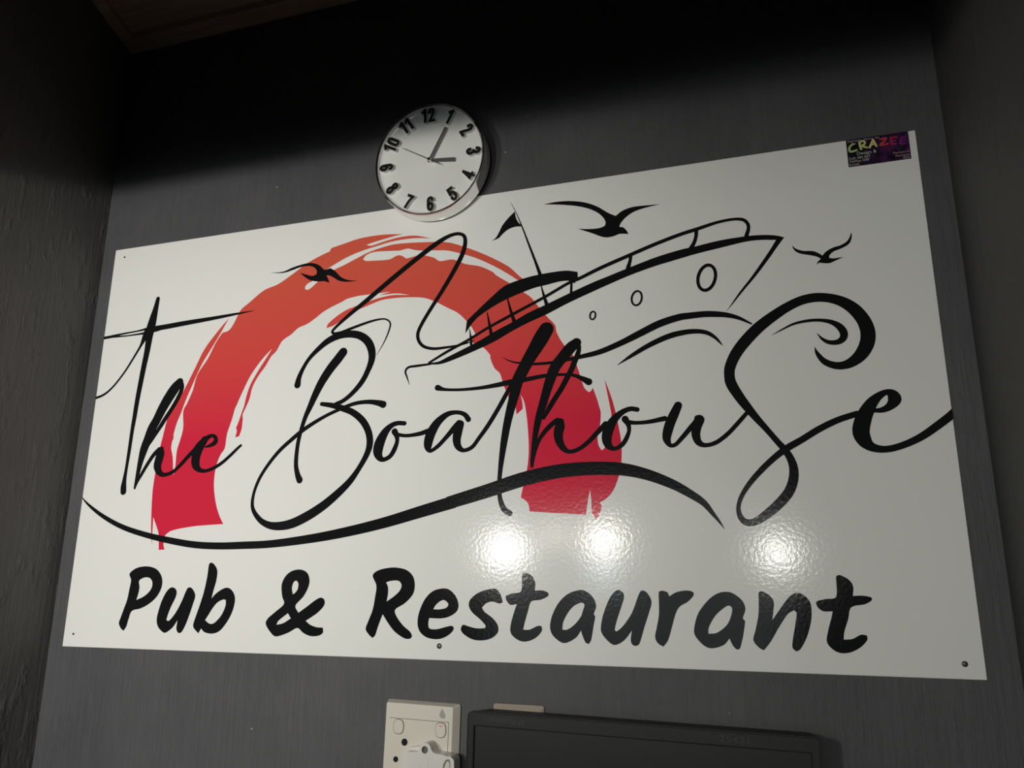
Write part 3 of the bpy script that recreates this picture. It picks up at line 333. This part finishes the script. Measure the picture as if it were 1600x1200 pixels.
# ------------------------------------------------------------------ helpers
def link(name, me, m, parent=None, loc=None):
    o = bpy.data.objects.new(name, me)
    for x in (m if isinstance(m, (list, tuple)) else [m]): me.materials.append(x)
    COL.objects.link(o)
    if parent is not None: o.parent = parent
    if loc is not None: o.location = loc
    return o
def empty(name, loc, label, cat, group=None):
    o = bpy.data.objects.new(name, None); o.empty_display_size = 0.05
    COL.objects.link(o); o.location = loc
    o['label'] = label; o['category'] = cat
    if group: o['group'] = group
    return o
def bm_mesh(name, bm, smooth=False):
    bmesh.ops.recalc_face_normals(bm, faces=bm.faces)
    me = bpy.data.meshes.new(name); bm.to_mesh(me); bm.free()
    if smooth:
        for p in me.polygons: p.use_smooth = True
    return me
def box(name, lo, hi, m, parent=None, bevel=0.0, seg=2):
    bm = bmesh.new(); bmesh.ops.create_cube(bm, size=1)
    for v in bm.verts: v.co = Vector([lo[i] + (v.co[i] + 0.5) * (hi[i] - lo[i]) for i in range(3)])
    if bevel: bmesh.ops.bevel(bm, geom=bm.edges[:], offset=bevel, segments=seg, profile=0.5, affect='EDGES')
    return link(name, bm_mesh(name, bm), m, parent)
def lathe(name, prof, m, parent=None, seg=96, smooth=True):
    """prof: (radius, y); turned about the y axis"""
    bm = bmesh.new(); rings = []
    for r, y in prof:
        if r < 1e-6: rings.append([bm.verts.new((0, y, 0))]); continue
        rings.append([bm.verts.new((r * math.sin(2 * math.pi * i / seg), y, r * math.cos(2 * math.pi * i / seg))) for i in range(seg)])
    for a, b in zip(rings, rings[1:]):
        for i in range(seg):
            j = (i + 1) % seg
            q = [a[i % len(a)], a[j % len(a)], b[j % len(b)], b[i % len(b)]]
            q = [v for n, v in enumerate(q) if v not in q[:n]]
            if len(q) > 2: bm.faces.new(q)
    me = bm_mesh(name, bm, smooth)
    if smooth:
        me.set_sharp_from_angle(angle=math.radians(35))
    return link(name, me, m, parent)
def cr(p0, p1, p2, p3, t):
    return [0.5 * (2 * b + (c - a) * t + (2 * a - 5 * b + 4 * c - d) * t * t + (3 * b - a - 3 * c + d) * t ** 3) for a, b, c, d in zip(p0, p1, p2, p3)]
def smooth_loop(P, limit, sub=5):
    n = len(P); V = [Vector(p) for p in P]
    corner = []
    for i in range(n):
        a, b = V[i] - V[i - 1], V[(i + 1) % n] - V[i]
        corner.append(a.angle(b, 0) > math.radians(limit))
    out = []
    for i in range(n):
        p0, p1, p2, p3 = V[i - 1], V[i], V[(i + 1) % n], V[(i + 2) % n]
        d = (p2 - p1).length
        # keep neighbours at a like distance so uneven spacing does not overshoot
        t0 = p1 - (p1 - p0).normalized() * min((p1 - p0).length, 1.6 * d)
        t3 = p2 + (p3 - p2).normalized() * min((p3 - p2).length, 1.6 * d)
        if corner[i]: t0 = 2 * p1 - p2
        if corner[(i + 1) % n]: t3 = 2 * p2 - p1
        for s in range(sub): out.append(tuple(cr(t0, p1, p2, t3, s / sub)))
    return out
def flat_fill(loops, y):
    L = [[Vector((p[0], p[1], 0)) for p in l] for l in loops]
    tris = tessellate_polygon(L)
    co = [(v.x, y, v.y) for l in L for v in l]
    return co, [tuple(t) for t in tris]
def prism(name, loops, y0, y1, m, parent=None, top_mat=None, bevel=0.0):
    """outline(s) in x,z extruded from y0 (back) to y1 (front); first loop outer, others holes"""
    co, tr = flat_fill(loops, y1); n = len(co)
    v = co + [(a, y0, c) for a, _, c in co]
    f = [t for t in tr] + [tuple(reversed([i + n for i in t])) for t in tr]; mi = [0] * len(f)
    k0 = 0
    for l in loops:
        for i in range(len(l)):
            a, b = k0 + i, k0 + (i + 1) % len(l)
            f.append((a, b, b + n, a + n)); mi.append(1)
        k0 += len(l)
    me = bpy.data.meshes.new(name); me.from_pydata(v, [], f)
    bm = bmesh.new(); bm.from_mesh(me); bmesh.ops.recalc_face_normals(bm, faces=bm.faces); bm.to_mesh(me); bm.free()
    ms = [top_mat or m, m]
    if top_mat:
        for p, q in zip(me.polygons, mi): p.material_index = q
    else: ms = [m]
    return link(name, me, ms, parent)
def rrect(x0, z0, x1, z1, r, seg=5):
    out = []
    for cx, cz, a0 in ((x1 - r, z1 - r, 0), (x0 + r, z1 - r, 90), (x0 + r, z0 + r, 180), (x1 - r, z0 + r, 270)):
        for i in range(seg + 1):
            a = math.radians(a0 + 90 * i / seg); out.append((cx + r * math.cos(a), cz + r * math.sin(a)))
    return out
def frustum(name, lo0, lo1, y0, lo2, lo3, y1, m, parent, r=0.004):
    """bevelled plate: outline lo0..lo1 at y0 rising to lo2..lo3 at y1"""
    A = rrect(*lo0, *lo1, r); B = rrect(*lo2, *lo3, r * 0.8); n = len(A)
    co, tr = flat_fill([B], y1)
    v = co + [(x, y0 - (y0 - y1) * 0.25, z) for x, z in A] + [(x, y0, z) for x, z in A]
    f = list(tr)
    for i in range(n):
        j = (i + 1) % n
        f.append((i, j, j + n, i + n)); f.append((i + n, j + n, j + 2 * n, i + 2 * n))
    me = bpy.data.meshes.new(name); me.from_pydata(v, [], f)
    bm = bmesh.new(); bm.from_mesh(me); bmesh.ops.recalc_face_normals(bm, faces=bm.faces); bm.to_mesh(me); bm.free()
    return link(name, me, m, parent)
def sample_stroke(P, sub=7):
    out = []
    for i in range(len(P) - 1):
        p0 = P[i - 1] if i else [2 * a - b for a, b in zip(P[0], P[1])]
        p3 = P[i + 2] if i + 2 < len(P) else [2 * a - b for a, b in zip(P[-1], P[-2])]
        d = math.hypot(P[i + 1][0] - P[i][0], P[i + 1][1] - P[i][1])
        def near(q, c):
            l = math.hypot(q[0] - c[0], q[1] - c[1]); s = min(1.0, 1.6 * d / l) if l > 0 else 1
            return [c[0] + (q[0] - c[0]) * s, c[1] + (q[1] - c[1]) * s, q[2]]
        p0, p3 = near(p0, P[i]), near(p3, P[i + 1])
        for s in range(sub): out.append(cr(p0, P[i], P[i + 1], p3, s / sub))
    out.append(list(P[-1])); return out
def stroke_geo(paths, y, clip=None, step=6e-6, scale=0.001):
    """brush strokes of changing width as flat strips with round ends"""
    V, F = [], []
    for n, P in enumerate(paths):
        Q = sample_stroke(P); yy = y - n * 2e-5
        k = len(V); last = len(Q) - 1
        for i, (x, z, w) in enumerate(Q):
            a, b = Q[max(0, i - 1)], Q[min(last, i + 1)]
            dx, dz = b[0] - a[0], b[1] - a[1]; l = math.hypot(dx, dz) or 1
            nx, nz = -dz / l, dx / l; h = max(w, 0.12) / 2
            V += [(x + nx * h, yy - i * 1e-7, z + nz * h), (x - nx * h, yy - i * 1e-7, z - nz * h)]
            if i: F.append((k + 2 * i - 2, k + 2 * i - 1, k + 2 * i + 1, k + 2 * i))
        for end in (0, last):
            x, z, w = Q[end]
            if w < 1.2: continue
            o = Q[1] if end == 0 else Q[last - 1]
            a0 = math.atan2(z - o[1], x - o[0]); c = len(V)
            V.append((x, yy - 1e-5, z))
            for s in range(11):
                a = a0 - math.pi / 2 + math.pi * s / 10
                V.append((x + math.cos(a) * w / 2, yy - 1e-5, z + math.sin(a) * w / 2))
            for s in range(10): F.append((c, c + 1 + s, c + 2 + s))
    if clip:
        V = [(min(max(a, clip[0]), clip[1]), b, min(max(c, clip[2]), clip[3])) for a, b, c in V]
    return [(a * scale, b, c * scale) for a, b, c in V], F
def flat_mesh(name, V, F):
    me = bpy.data.meshes.new(name); me.from_pydata(V, [], F)
    bm = bmesh.new(); bm.from_mesh(me)
    bad = [f for f in bm.faces if f.calc_area() < 1e-13]
    bmesh.ops.delete(bm, geom=bad, context='FACES')
    for f in bm.faces:
        f.normal_update()
        if f.normal.y > 0: f.normal_flip()
    bm.to_mesh(me); bm.free(); return me
def text_mesh(name, s, size, m, parent, x, z, y, rot=0.0, align='LEFT', squeeze=1.0):
    c = bpy.data.curves.new(name, 'FONT'); c.body = s; c.size = size; c.align_x = align; c.resolution_u = 3
    t = bpy.data.objects.new(name, c); COL.objects.link(t)
    dg = bpy.context.evaluated_depsgraph_get(); me = bpy.data.meshes.new_from_object(t.evaluated_get(dg))
    bpy.data.objects.remove(t, do_unlink=True); bpy.data.curves.remove(c)
    ca, sa = math.cos(rot), math.sin(rot)
    for v in me.vertices:
        a, b = v.co.x * squeeze, v.co.y
        v.co = (x + a * ca - b * sa, y, z + a * sa + b * ca)
    me.name = name
    me.materials.clear()
    return link(name, me, m, parent)

# ------------------------------------------------------------------ the alcove
WY = 0.003                                    # face of the back wall (the board's front is y = 0)
XL, XR = -0.028, 1.252
def struct(o, label):
    o['kind'] = 'structure'; o['label'] = label; return o
ZT = 4.0
YB = -0.7                                     # front of the alcove, where the bulkhead hangs
ceil_z = lambda y: Z0 + 1.034 - 0.39 * (y - WY)
struct(box('wall_back', (XL - 0.15, WY, 0), (XR + 0.15, WY + 0.12, 2.62), M['wall']), 'dark grey brush-marked plaster wall behind the sign')
struct(box('wall_left', (XL - 0.15, YB, 0), (XL, WY, 2.85), M['side']), 'dark grey side wall with lumpy paint left of the sign')
struct(box('wall_right', (XR, YB, 0), (XR + 0.15, WY, 2.85), M['right']), 'near-black smooth side wall right of the sign')
struct(box('floor', (-1.6, -3.0, -0.05), (2.8, WY, 0), M['floor']), 'dark floor of the bar')
def slab(name, x0, x1, y0, y1, t, m, dz=0.0):
    v = []
    for x in (x0, x1):
        for y in (y0, y1):
            v += [(x, y, ceil_z(y) + dz), (x, y, ceil_z(y) + dz + t)]
    f = [(0, 2, 6, 4), (1, 5, 7, 3), (0, 1, 3, 2), (4, 6, 7, 5), (0, 4, 5, 1), (2, 3, 7, 6)]
    me = bpy.data.meshes.new(name); me.from_pydata(v, [], f)
    bm = bmesh.new(); bm.from_mesh(me); bmesh.ops.recalc_face_normals(bm, faces=bm.faces); bm.to_mesh(me); bm.free()
    return link(name, me, m)
struct(slab('ceiling', XL, XR, YB, WY, 0.03, M['ceiling']), 'brown sloping board ceiling')
struct(slab('trim_1', XL, XR, -0.022, WY, 0.012, M['ceiling'], -0.012), 'narrow brown strip where ceiling meets back wall')
struct(slab('trim_2', XL, XL + 0.022, YB + 0.1, -0.022, 0.012, M['ceiling'], -0.012), 'narrow brown strip where ceiling meets left wall')
struct(box('trim_3', (XL, YB, Z0 + 0.549), (XR, YB + 0.1, 2.85), M['bulkhead']), 'dark bulkhead over the front of the alcove')

# ------------------------------------------------------------------ the sign
BW, BH = 1.220, 0.6352
sign = empty('pub_sign', (0, 0, Z0), 'large white glossy sign board with black script and a red brush arc, under the clock', 'sign')
bo = box('board', (0, 0, 0), (BW, WY, BH), M['board'], sign, 0.0006, 1)
CLIP = (0.0, BW * 1000, 0.0, BH * 1000)
yy = -0.0003
for nm, lab, sm, outer, holes in SHAPES:
    red = nm == 'brush_arc'
    lim = 78 if sm else 38
    loops = [smooth_loop(l, lim) for l in [outer] + holes]
    co, tr = flat_fill(loops, 0)
    y = -0.00012 if red else yy
    co = [(min(max(a, 0), CLIP[1]) / 1000, y, min(max(c, 0), CLIP[3]) / 1000) for a, _, c in co]
    o = link(nm, flat_mesh(nm, co, tr), M['red'] if red else M['black'], sign); o['label'] = lab
    yy -= 0.000004
for nm, lab, paths in STROKES:
    yy -= 0.000025
    V, F = stroke_geo(paths, yy, CLIP)
    o = link(nm, flat_mesh(nm, V, F), M['black'], sign); o['label'] = lab
for x, z, r in ((21.1, 619.8, 1.6), (18.6, 18.2, 1.6), (608.1, 17.0, 3.4), (1200.9, 15.3, 3.0)):
    o = lathe('screw', [(0, -0.0016), (r * 0.0006, -0.0015), (r * 0.001, -0.0006), (r * 0.001, 0.0)], M['screw'], sign, 16)
    o.location = (x / 1000, 0, z / 1000)
# the sign maker's sticker in the top right corner
stx, stz, stw, sth = 1.1411, 0.5977, 0.0708, 0.0373
sm_ = mat('sticker_print', (0.02, 0.015, 0.02), 0.35); k = N(sm_)
v_ = k.coords((1, 1, 1))
n1 = k.noise(v_, 62, 3, 0.6)
sx = k.n('ShaderNodeSeparateXYZ'); k.l(v_, sx.inputs[0])
mr_ = k.n('ShaderNodeMapRange'); mr_.inputs['From Min'].default_value = stx; mr_.inputs['From Max'].default_value = stx + stw
mr_.inputs['To Min'].default_value = -0.16; mr_.inputs['To Max'].default_value = 0.06; k.l(sx.outputs['X'], mr_.inputs['Value'])
ad_ = k.n('ShaderNodeMath', operation='ADD'); k.l(n1, ad_.inputs[0]); k.l(mr_.outputs['Result'], ad_.inputs[1])
c1 = k.ramp(ad_.outputs[0], [(0.34, (0.003, 0.003, 0.005)), (0.46, (0.018, 0.006, 0.024)), (0.60, (0.060, 0.010, 0.075)), (0.74, (0.075, 0.012, 0.03))])
n2 = k.noise(k.coords((1.1, 1, 0.9)), 38, 3, 0.6)
mx = k.n('ShaderNodeMix', data_type='RGBA')
k.l(k.ramp(n2, [(0.58, (0, 0, 0)), (0.72, (1, 1, 1))]), mx.inputs['Factor']); k.l(c1, mx.inputs[6]); mx.inputs[7].default_value = (0.006, 0.05, 0.065, 1)
k.l(mx.outputs[2], k.b.inputs['Base Color'])
st = prism('maker_sticker', [rrect(stx, stz, stx + stw, stz + sth, 0.0004, 2)], 0.0, -0.0002, sm_, sign)
st['label'] = 'small dark colourful maker sticker'
cols = [('C', (0.36, 0.50, 0.18)), ('R', (0.52, 0.55, 0.20)), ('A', (0.60, 0.58, 0.22)), ('Z', (0.46, 0.055, 0.04)), ('E', (0.36, 0.02, 0.06)), ('E', (0.17, 0.015, 0.17))]
for (ch, c), paths in zip(cols, STICKER):
    mm = mat('sticker_ink_' + ch, c, 0.35)
    V, F = stroke_geo(paths, -0.0003)
    link('sticker_letter', flat_mesh('sticker_letter', V, F), mm, st)
mw = mat('sticker_white_ink', (0.50, 0.50, 0.46), 0.4); md = mat('sticker_pink_ink', (0.42, 0.28, 0.34), 0.4); mdim = mat('sticker_dim_ink', (0.10, 0.05, 0.06), 0.4)
T = lambda s, u, vv, size, mm, al='LEFT', sq=1.0: text_mesh('sticker_text', s, size, mm, st, stx + u * stw, stz + vv * sth, -0.0003, 0.0, al, sq)
T('Signage done by', 0.02, 0.900, 0.0046, md, sq=1.25)
T('Design &', 0.150, 0.400, 0.0062, mw)
T('Cell: 082 857', 0.015, 0.262, 0.0046, mw)
T('Tel/Fax: 039', 0.015, 0.148, 0.0046, mw)
T('E-mail:', 0.015, 0.035, 0.0044, mw)
T('Markum St', 0.985, 0.245, 0.0042, md, 'RIGHT')
T('Ramsgate', 0.985, 0.135, 0.0042, md, 'RIGHT')
T('4285', 0.985, 0.030, 0.0042, md, 'RIGHT')

# ------------------------------------------------------------------ the wall clock
TILT = 0.073
CR_ = 0.0851
fc = Vector((0.5868, -0.0375, 0.6853))
rot = Matrix.Rotation(TILT, 3, 'X')
back = fc + rot @ Vector((0, 0.0305, 0))
clock = empty('wall_clock', (back.x, back.y, back.z + Z0), 'round chrome-rimmed wall clock with bold black numerals above the sign', 'clock')
clock.rotation_euler = (TILT, 0, 0)
R_ = CR_
lathe('case', [(0.0, 0.0), (R_ - 0.0075, 0.0), (R_ - 0.0070, -0.0045), (R_ + 0.0004, -0.0055), (R_ + 0.0006, -0.0065), (R_ - 0.0002, -0.0275), (R_ - 0.0004, -0.0292), (R_ - 0.0012, -0.0303), (R_ - 0.0019, -0.0303), (R_ - 0.0024, -0.0296), (R_ - 0.0024, -0.0270)], M['chrome'], clock, 128)
FY = -0.0215
lathe('dial_gap', [(R_ - 0.0023, -0.0292), (R_ - 0.0034, -0.0288)], M['hole'], clock, 128)
lathe('dial', [(R_ - 0.0030, -0.0286), (R_ - 0.0036, -0.0280), (R_ - 0.0046, FY - 0.0022), (R_ - 0.0068, FY - 0.0005), (R_ - 0.0095, FY), (0.0530, FY), (0.0505, FY + 0.0012), (0.0, FY + 0.0012)], M['face'], clock, 128)
def digit_path(ch):
    # centre lines in a 0.46 x 1 box, heavy condensed figures
    D = {'0': [[(0.23, 0.92), (0.37, 0.80), (0.38, 0.5), (0.37, 0.20), (0.23, 0.08), (0.09, 0.20), (0.08, 0.5), (0.09, 0.80), (0.23, 0.92)]],
         '1': [[(0.06, 0.80), (0.25, 0.93)], [(0.25, 0.93), (0.25, 0.09)]],
         '2': [[(0.08, 0.72), (0.11, 0.87), (0.24, 0.92), (0.36, 0.84), (0.37, 0.68), (0.27, 0.45), (0.10, 0.10)], [(0.10, 0.08), (0.40, 0.08)]],
         '3': [[(0.08, 0.75), (0.12, 0.88), (0.24, 0.92), (0.36, 0.84), (0.36, 0.64), (0.22, 0.53), (0.37, 0.42), (0.37, 0.18), (0.23, 0.08), (0.11, 0.13), (0.08, 0.27)]],
         '4': [[(0.30, 0.92), (0.30, 0.09)], [(0.28, 0.92), (0.05, 0.30)], [(0.03, 0.27), (0.43, 0.27)]],
         '5': [[(0.40, 0.91), (0.11, 0.91)], [(0.11, 0.91), (0.09, 0.54)], [(0.09, 0.54), (0.24, 0.61), (0.37, 0.50), (0.37, 0.22), (0.23, 0.08), (0.10, 0.13), (0.07, 0.27)]],
         '6': [[(0.37, 0.78), (0.33, 0.90), (0.22, 0.92), (0.10, 0.82), (0.08, 0.5), (0.09, 0.20), (0.23, 0.08), (0.37, 0.20), (0.37, 0.42), (0.24, 0.54), (0.09, 0.44)]],
         '7': [[(0.05, 0.91), (0.40, 0.91)], [(0.39, 0.91), (0.26, 0.55), (0.20, 0.09)]],
         '8': [[(0.23, 0.92), (0.36, 0.83), (0.36, 0.65), (0.23, 0.54), (0.09, 0.40), (0.09, 0.18), (0.23, 0.08), (0.37, 0.18), (0.37, 0.40), (0.23, 0.54), (0.10, 0.65), (0.10, 0.83), (0.23, 0.92)]]}
    if ch == '9': return [[(0.46 - x, 1 - y) for x, y in p] for p in D['6']]
    return D[ch]
def numeral_mesh(s, h, y0, y1):
    """each stroke a solid bar with raised top; tops black, sides pale"""
    V, F, MI = [], [], []
    wd = 0.195 * h
    for c, ch in enumerate(s):
        wd = (0.165 if ch == '4' else 0.195) * h
        ox = (c - (len(s) - 1) / 2) * 0.47 * h - 0.23 * h
        if s == '12': ox += (0.02 if c else -0.0) * h
        for n, P in enumerate(digit_path(ch)):
            Q = sample_stroke([(x * h + ox, (z - 0.5) * h, wd) for x, z in P], 5) if len(P) > 2 else [(x * h + ox, (z - 0.5) * h, wd) for x, z in P]
            L, Rr = [], []; last = len(Q) - 1
            for i, (x, z, w) in enumerate(Q):
                a, b = Q[max(0, i - 1)], Q[min(last, i + 1)]; dx, dz = b[0] - a[0], b[1] - a[1]; l = math.hypot(dx, dz) or 1
                e = 0.0
                if i == 0: e = -w * 0.45
                if i == last: e = w * 0.45
                if len(P) > 8 and P[0] == P[-1]: e = 0
                x += dx / l * e; z += dz / l * e
                L.append((x - dz / l * w / 2, z + dx / l * w / 2)); Rr.append((x + dz / l * w / 2, z - dx / l * w / 2))
            yt = y1 - n * 3e-5; k = len(V)
            for i in range(len(Q)):
                V += [(L[i][0], yt, L[i][1]), (Rr[i][0], yt, Rr[i][1]), (L[i][0], y0, L[i][1]), (Rr[i][0], y0, Rr[i][1])]
                if i:
                    a, b = k + 4 * (i - 1), k + 4 * i
                    F += [(a, a + 1, b + 1, b), (a, b, b + 2, a + 2), (a + 1, a + 3, b + 3, b + 1)]; MI += [0, 1, 1]
            e = k + 4 * last
            F += [(k, k + 2, k + 3, k + 1), (e, e + 1, e + 3, e + 2)]; MI += [1, 1]
    me = bpy.data.meshes.new('numeral'); me.from_pydata(V, [], F)
    for p, q in zip(me.polygons, MI): p.material_index = q
    return me
NR = 0.0680
for n in range(1, 13):
    o = link('numeral', numeral_mesh(str(n), 0.0215, 0.0, -0.0060), [M['num_top'], M['num_side']], clock)
    a = math.radians(30 * n - 1.5); flip = 4 <= n <= 8
    o.location = (NR * math.sin(a), FY, NR * math.cos(a))
    o.rotation_euler = (0, a + (math.pi if flip else 0), 0)
    o['label'] = 'black raised numeral %d' % n
def hand(name, ang, tail, tip, w0, w1, y, m):
    bm = bmesh.new()
    P = [(-w0 / 2, tail), (w0 / 2, tail), (w1 / 2, tip), (-w1 / 2, tip)]
    a = [bm.verts.new((x, y, z)) for x, z in P]; b = [bm.verts.new((x, y + 0.0007, z)) for x, z in P]
    bm.faces.new(a); bm.faces.new(b[::-1])
    for i in range(4): bm.faces.new((a[i], b[i], b[(i + 1) % 4], a[(i + 1) % 4]))
    o = link(name, bm_mesh(name, bm), m, clock); o.rotation_euler = (0, math.radians(ang), 0); return o
hand('hour_hand', 97, -0.004, 0.0385, 0.0042, 0.0058, FY - 0.0030, M['hand'])
hand('minute_hand', 29, -0.004, 0.0525, 0.0036, 0.0036, FY - 0.0048, M['hand'])
M['sec'] = mat('dark_second_hand', (0.06, 0.055, 0.05), 0.3, 0.7)
hand('second_hand', -60, -0.020, 0.049, 0.0011, 0.0006, FY - 0.0064, M['sec'])
lathe('hub', [(0.0035, FY + 0.001), (0.0035, FY - 0.0025), (0.0028, FY - 0.0058), (0.0022, FY - 0.0074), (0.0, FY - 0.0078)], M['chrome'], clock, 24)

# ------------------------------------------------------------------ double wall socket with a plug adapter in it
SK = math.radians(1.1)
sock = empty('wall_socket', (0.588, WY, Z0 - 0.100), 'ivory double wall socket with switches left of the monitor', 'socket')
sock.rotation_euler = (0, SK, 0)
X0, X1, ZT_, ZB_ = -0.0495, 0.0495, 0.0505, -0.0505
frustum('cover_plate', (X0, ZB_), (X1, ZT_), 0.0, (X0 + 0.0030, ZB_ + 0.004), (X1 - 0.0062, ZT_ - 0.0028), -0.0120, M['plate'], sock, 0.003)
pf = -0.0120
prism('seam', [[(X0 + 0.0085, 0.0303), (X1 - 0.0108, 0.0303), (X1 - 0.0108, -0.042), (X0 + 0.0085, -0.042)]], pf + 0.001, pf - 0.0002, M['seam'], sock)
prism('socket_panel', [rrect(X0 + 0.0087, -0.0418, X1 - 0.0112, 0.0297, 0.001, 3)], pf + 0.001, pf - 0.0007, M['plate'], sock)
def oval(cx, cz, rx, rz, n=28, p=2.6):
    out = []
    for i in range(n):
        a = 2 * math.pi * i / n; c, s = math.cos(a), math.sin(a)
        out.append((cx + rx * math.copysign(abs(c) ** (2 / p), c), cz + rz * math.copysign(abs(s) ** (2 / p), s)))
    return out
pp = pf - 0.0007
for i, (cx, cz) in enumerate(((-0.0280, 0.0205), (0.0287, 0.0205))):
    sw = prism('switch_surround', [oval(cx, cz, 0.0074, 0.0090)], pp + 0.0005, pp - 0.0002, M['seam'], sock)
    rk = prism('rocker_switch', [oval(cx - 0.0004, cz, 0.0065, 0.0081)], pp + 0.0003, pp - 0.0004, M['plate'], sw)
    if i: prism('switch_mark', [rrect(cx - 0.0020, cz + 0.0040, cx + 0.0016, cz + 0.0050, 0.0003, 2)], pp - 0.0003, pp - 0.0006, M['mark'], sw)
prism('indicator_lens', [smooth_loop([(0.0292, 0.0447), (0.0318, 0.0410), (0.0335, 0.0372), (0.0322, 0.0342), (0.0290, 0.0340), (0.0262, 0.0362), (0.0264, 0.0405)], 80)], pf + 0.001, pf - 0.0006, M['neon'], sock)
for cx, cz, r in ((-0.0190, 0.0032, 0.0042), (-0.0297, -0.0172, 0.0034)):
    prism('pin_hole', [oval(cx, cz, r, r, 20, 2)], pp + 0.0004, pp - 0.00015, M['hole'], sock)
# the adapter
ad = empty('plug_adapter', (0.612, WY + pp, Z0 - 0.105), 'white plug adapter with an arched tab pushed into the ivory socket', 'adapter')
ad.rotation_euler = (0, SK, 0)
front = [(-29.3, -45), (-29.8, 1.5), (-17.2, 2.3), (-14, 6.3), (-12.7, 10.4), (-9.1, 12.5), (-4, 12.8), (-0.2, 9.6), (1.8, 5.4), (5.9, 2.6), (16, 1.7), (21.7, 0.5), (26.7, 0.2), (31.1, -4.4), (31.5, -45)]
front = smooth_loop([(x / 1000, z / 1000) for x, z in front], 70, 4)
hole = oval(-0.0070, 0.0052, 0.0042, 0.0042, 18, 2)
prism('adapter_body', [front, hole], 0.0, -0.0195, M['adapter'], ad)
prism('tab_recess', [oval(-0.0070, 0.0052, 0.0043, 0.0043, 18, 2)], 0.0, -0.0140, M['seam'], ad)
prism('tab_screw', [oval(-0.0066, 0.0046, 0.0028, 0.0028, 14, 2)], -0.0140, -0.0165, M['screw'], ad)
sh = smooth_loop([(x / 1000, z / 1000) for x, z in [(-41, -45), (-41, -5), (-38.5, 0), (-31, 4.2), (-18, 6.5), (-14, 4), (-16, -45)]], 60, 4)
prism('adapter_shoulder', [sh], 0.0, -0.0095, M['adapter'], ad)
slot = smooth_loop([(x / 1000, z / 1000) for x, z in [(17.2, -40), (17.4, -10), (20.8, -3.6), (24.6, -2.4), (26.5, -6), (26.5, -40)]], 70, 4)
prism('side_slot', [slot], -0.019, -0.0197, M['seam'], ad)
prism('side_slot_lip', [[(x * 0.70 + 0.0072, z - 0.0022) for x, z in slot]], -0.019, -0.0199, M['plate'], ad)
ridge = [(-6.0, -3.0, 0.7), (-2.6, -4.5, 0.7), (-2.4, -10, 0.7), (0.5, -14, 0.7), (6, -18, 0.7), (9, -25, 0.7)]
V, F = stroke_geo([ridge, [(-16, -17, 0.7), (-13, -14, 0.7), (-9, -12, 0.7)]], -0.01965)
link('raised_line', flat_mesh('raised_line', V, F), M['plate'], ad)
for cx in (-0.0165, 0.0020):
    prism('outlet_hole', [oval(cx, -0.0195, 0.0024, 0.0030, 16, 2)], -0.0190, -0.0197, M['hole'], ad)

# ------------------------------------------------------------------ beige plate behind the monitor
bp = empty('wall_plate', (0.7132, WY, Z0 - 0.0975), 'beige blank wall plate half hidden behind the top of the monitor', 'wall plate')
bp.rotation_euler = (0, math.radians(0.2), 0)
frustum('plate_cover', (-0.0320, -0.05), (0.0320, 0.05), 0.0, (-0.0275, -0.044), (0.0235, 0.0385), -0.0110, M['beige'], bp, 0.003)
for sz in (-1, 1):
    o = lathe('plate_screw', [(0, -0.0122), (0.0022, -0.0121), (0.0026, -0.0108)], M['screw'], bp, 16); o.location = (0, 0, 0.030 * sz)

# ------------------------------------------------------------------ monitor
TVW, TVH = 0.3795, 0.312
mon = empty('monitor', (0.8587, WY, Z0 - 0.0513 - TVH / 2), 'black flat monitor with scratched top bezel below the sign', 'monitor')
mon.rotation_euler = (0, math.radians(1.0), 0)
W2, H2 = TVW / 2, TVH / 2
FR = -0.065
prism('bezel', [rrect(-W2, -H2, W2, H2, 0.006), rrect(-W2 + 0.0075, -H2 + 0.020, W2 - 0.0085, H2 - 0.0145, 0.001, 2)], FR + 0.006, FR, M['bezel'], mon)
frustum('back_shell', (-W2 + 0.0015, -H2 + 0.0015), (W2 - 0.0015, H2 - 0.0015), FR + 0.006, (-W2 + 0.006, -H2 + 0.006), (W2 - 0.006, H2 - 0.004), FR + 0.052, M['bezel'], mon, 0.006)
prism('screen', [rrect(-W2 + 0.004, -H2 + 0.015, W2 - 0.004, H2 - 0.010, 0.001, 2)], FR + 0.006, FR + 0.0022, M['screen'], mon)
for e, (nm, g) in enumerate((('screen_gap', 0.0012), ('rim_groove', 0.0007))):  # black rings paint in the dark gap round the screen and the rim line
    q = ((-W2 + 0.0075, -H2 + 0.020, W2 - 0.0085, H2 - 0.0145), (-W2 + 0.0008, -H2 + 0.0008, W2 - 0.0008, H2 - 0.0008))[e]
    rr_ = (0.001, 0.005)[e]
    prism(nm, [rrect(q[0], q[1], q[2], q[3], rr_, 4), rrect(q[0] + g, q[1] + g, q[2] - g, q[3] - g, rr_ * 0.7, 4)], FR + 0.003, FR - 0.0002, M['hole'], mon)
box('wall_mount', (-0.05, FR + 0.052, -0.05), (0.05, 0.0, 0.05), M['mount'], mon, 0.003)
text_mesh('scratched_mark', '25421', 0.0098, M['scratch'], mon, 0.0905, H2 - 0.0115, FR - 0.0001, math.radians(-0.5), squeeze=1.35)
text_mesh('scratched_mark', '//  MUNSTER 05', 0.0074, M['scratch'], mon, -0.1715, H2 - 0.0098, FR - 0.0001, math.radians(-1.5), squeeze=1.0)
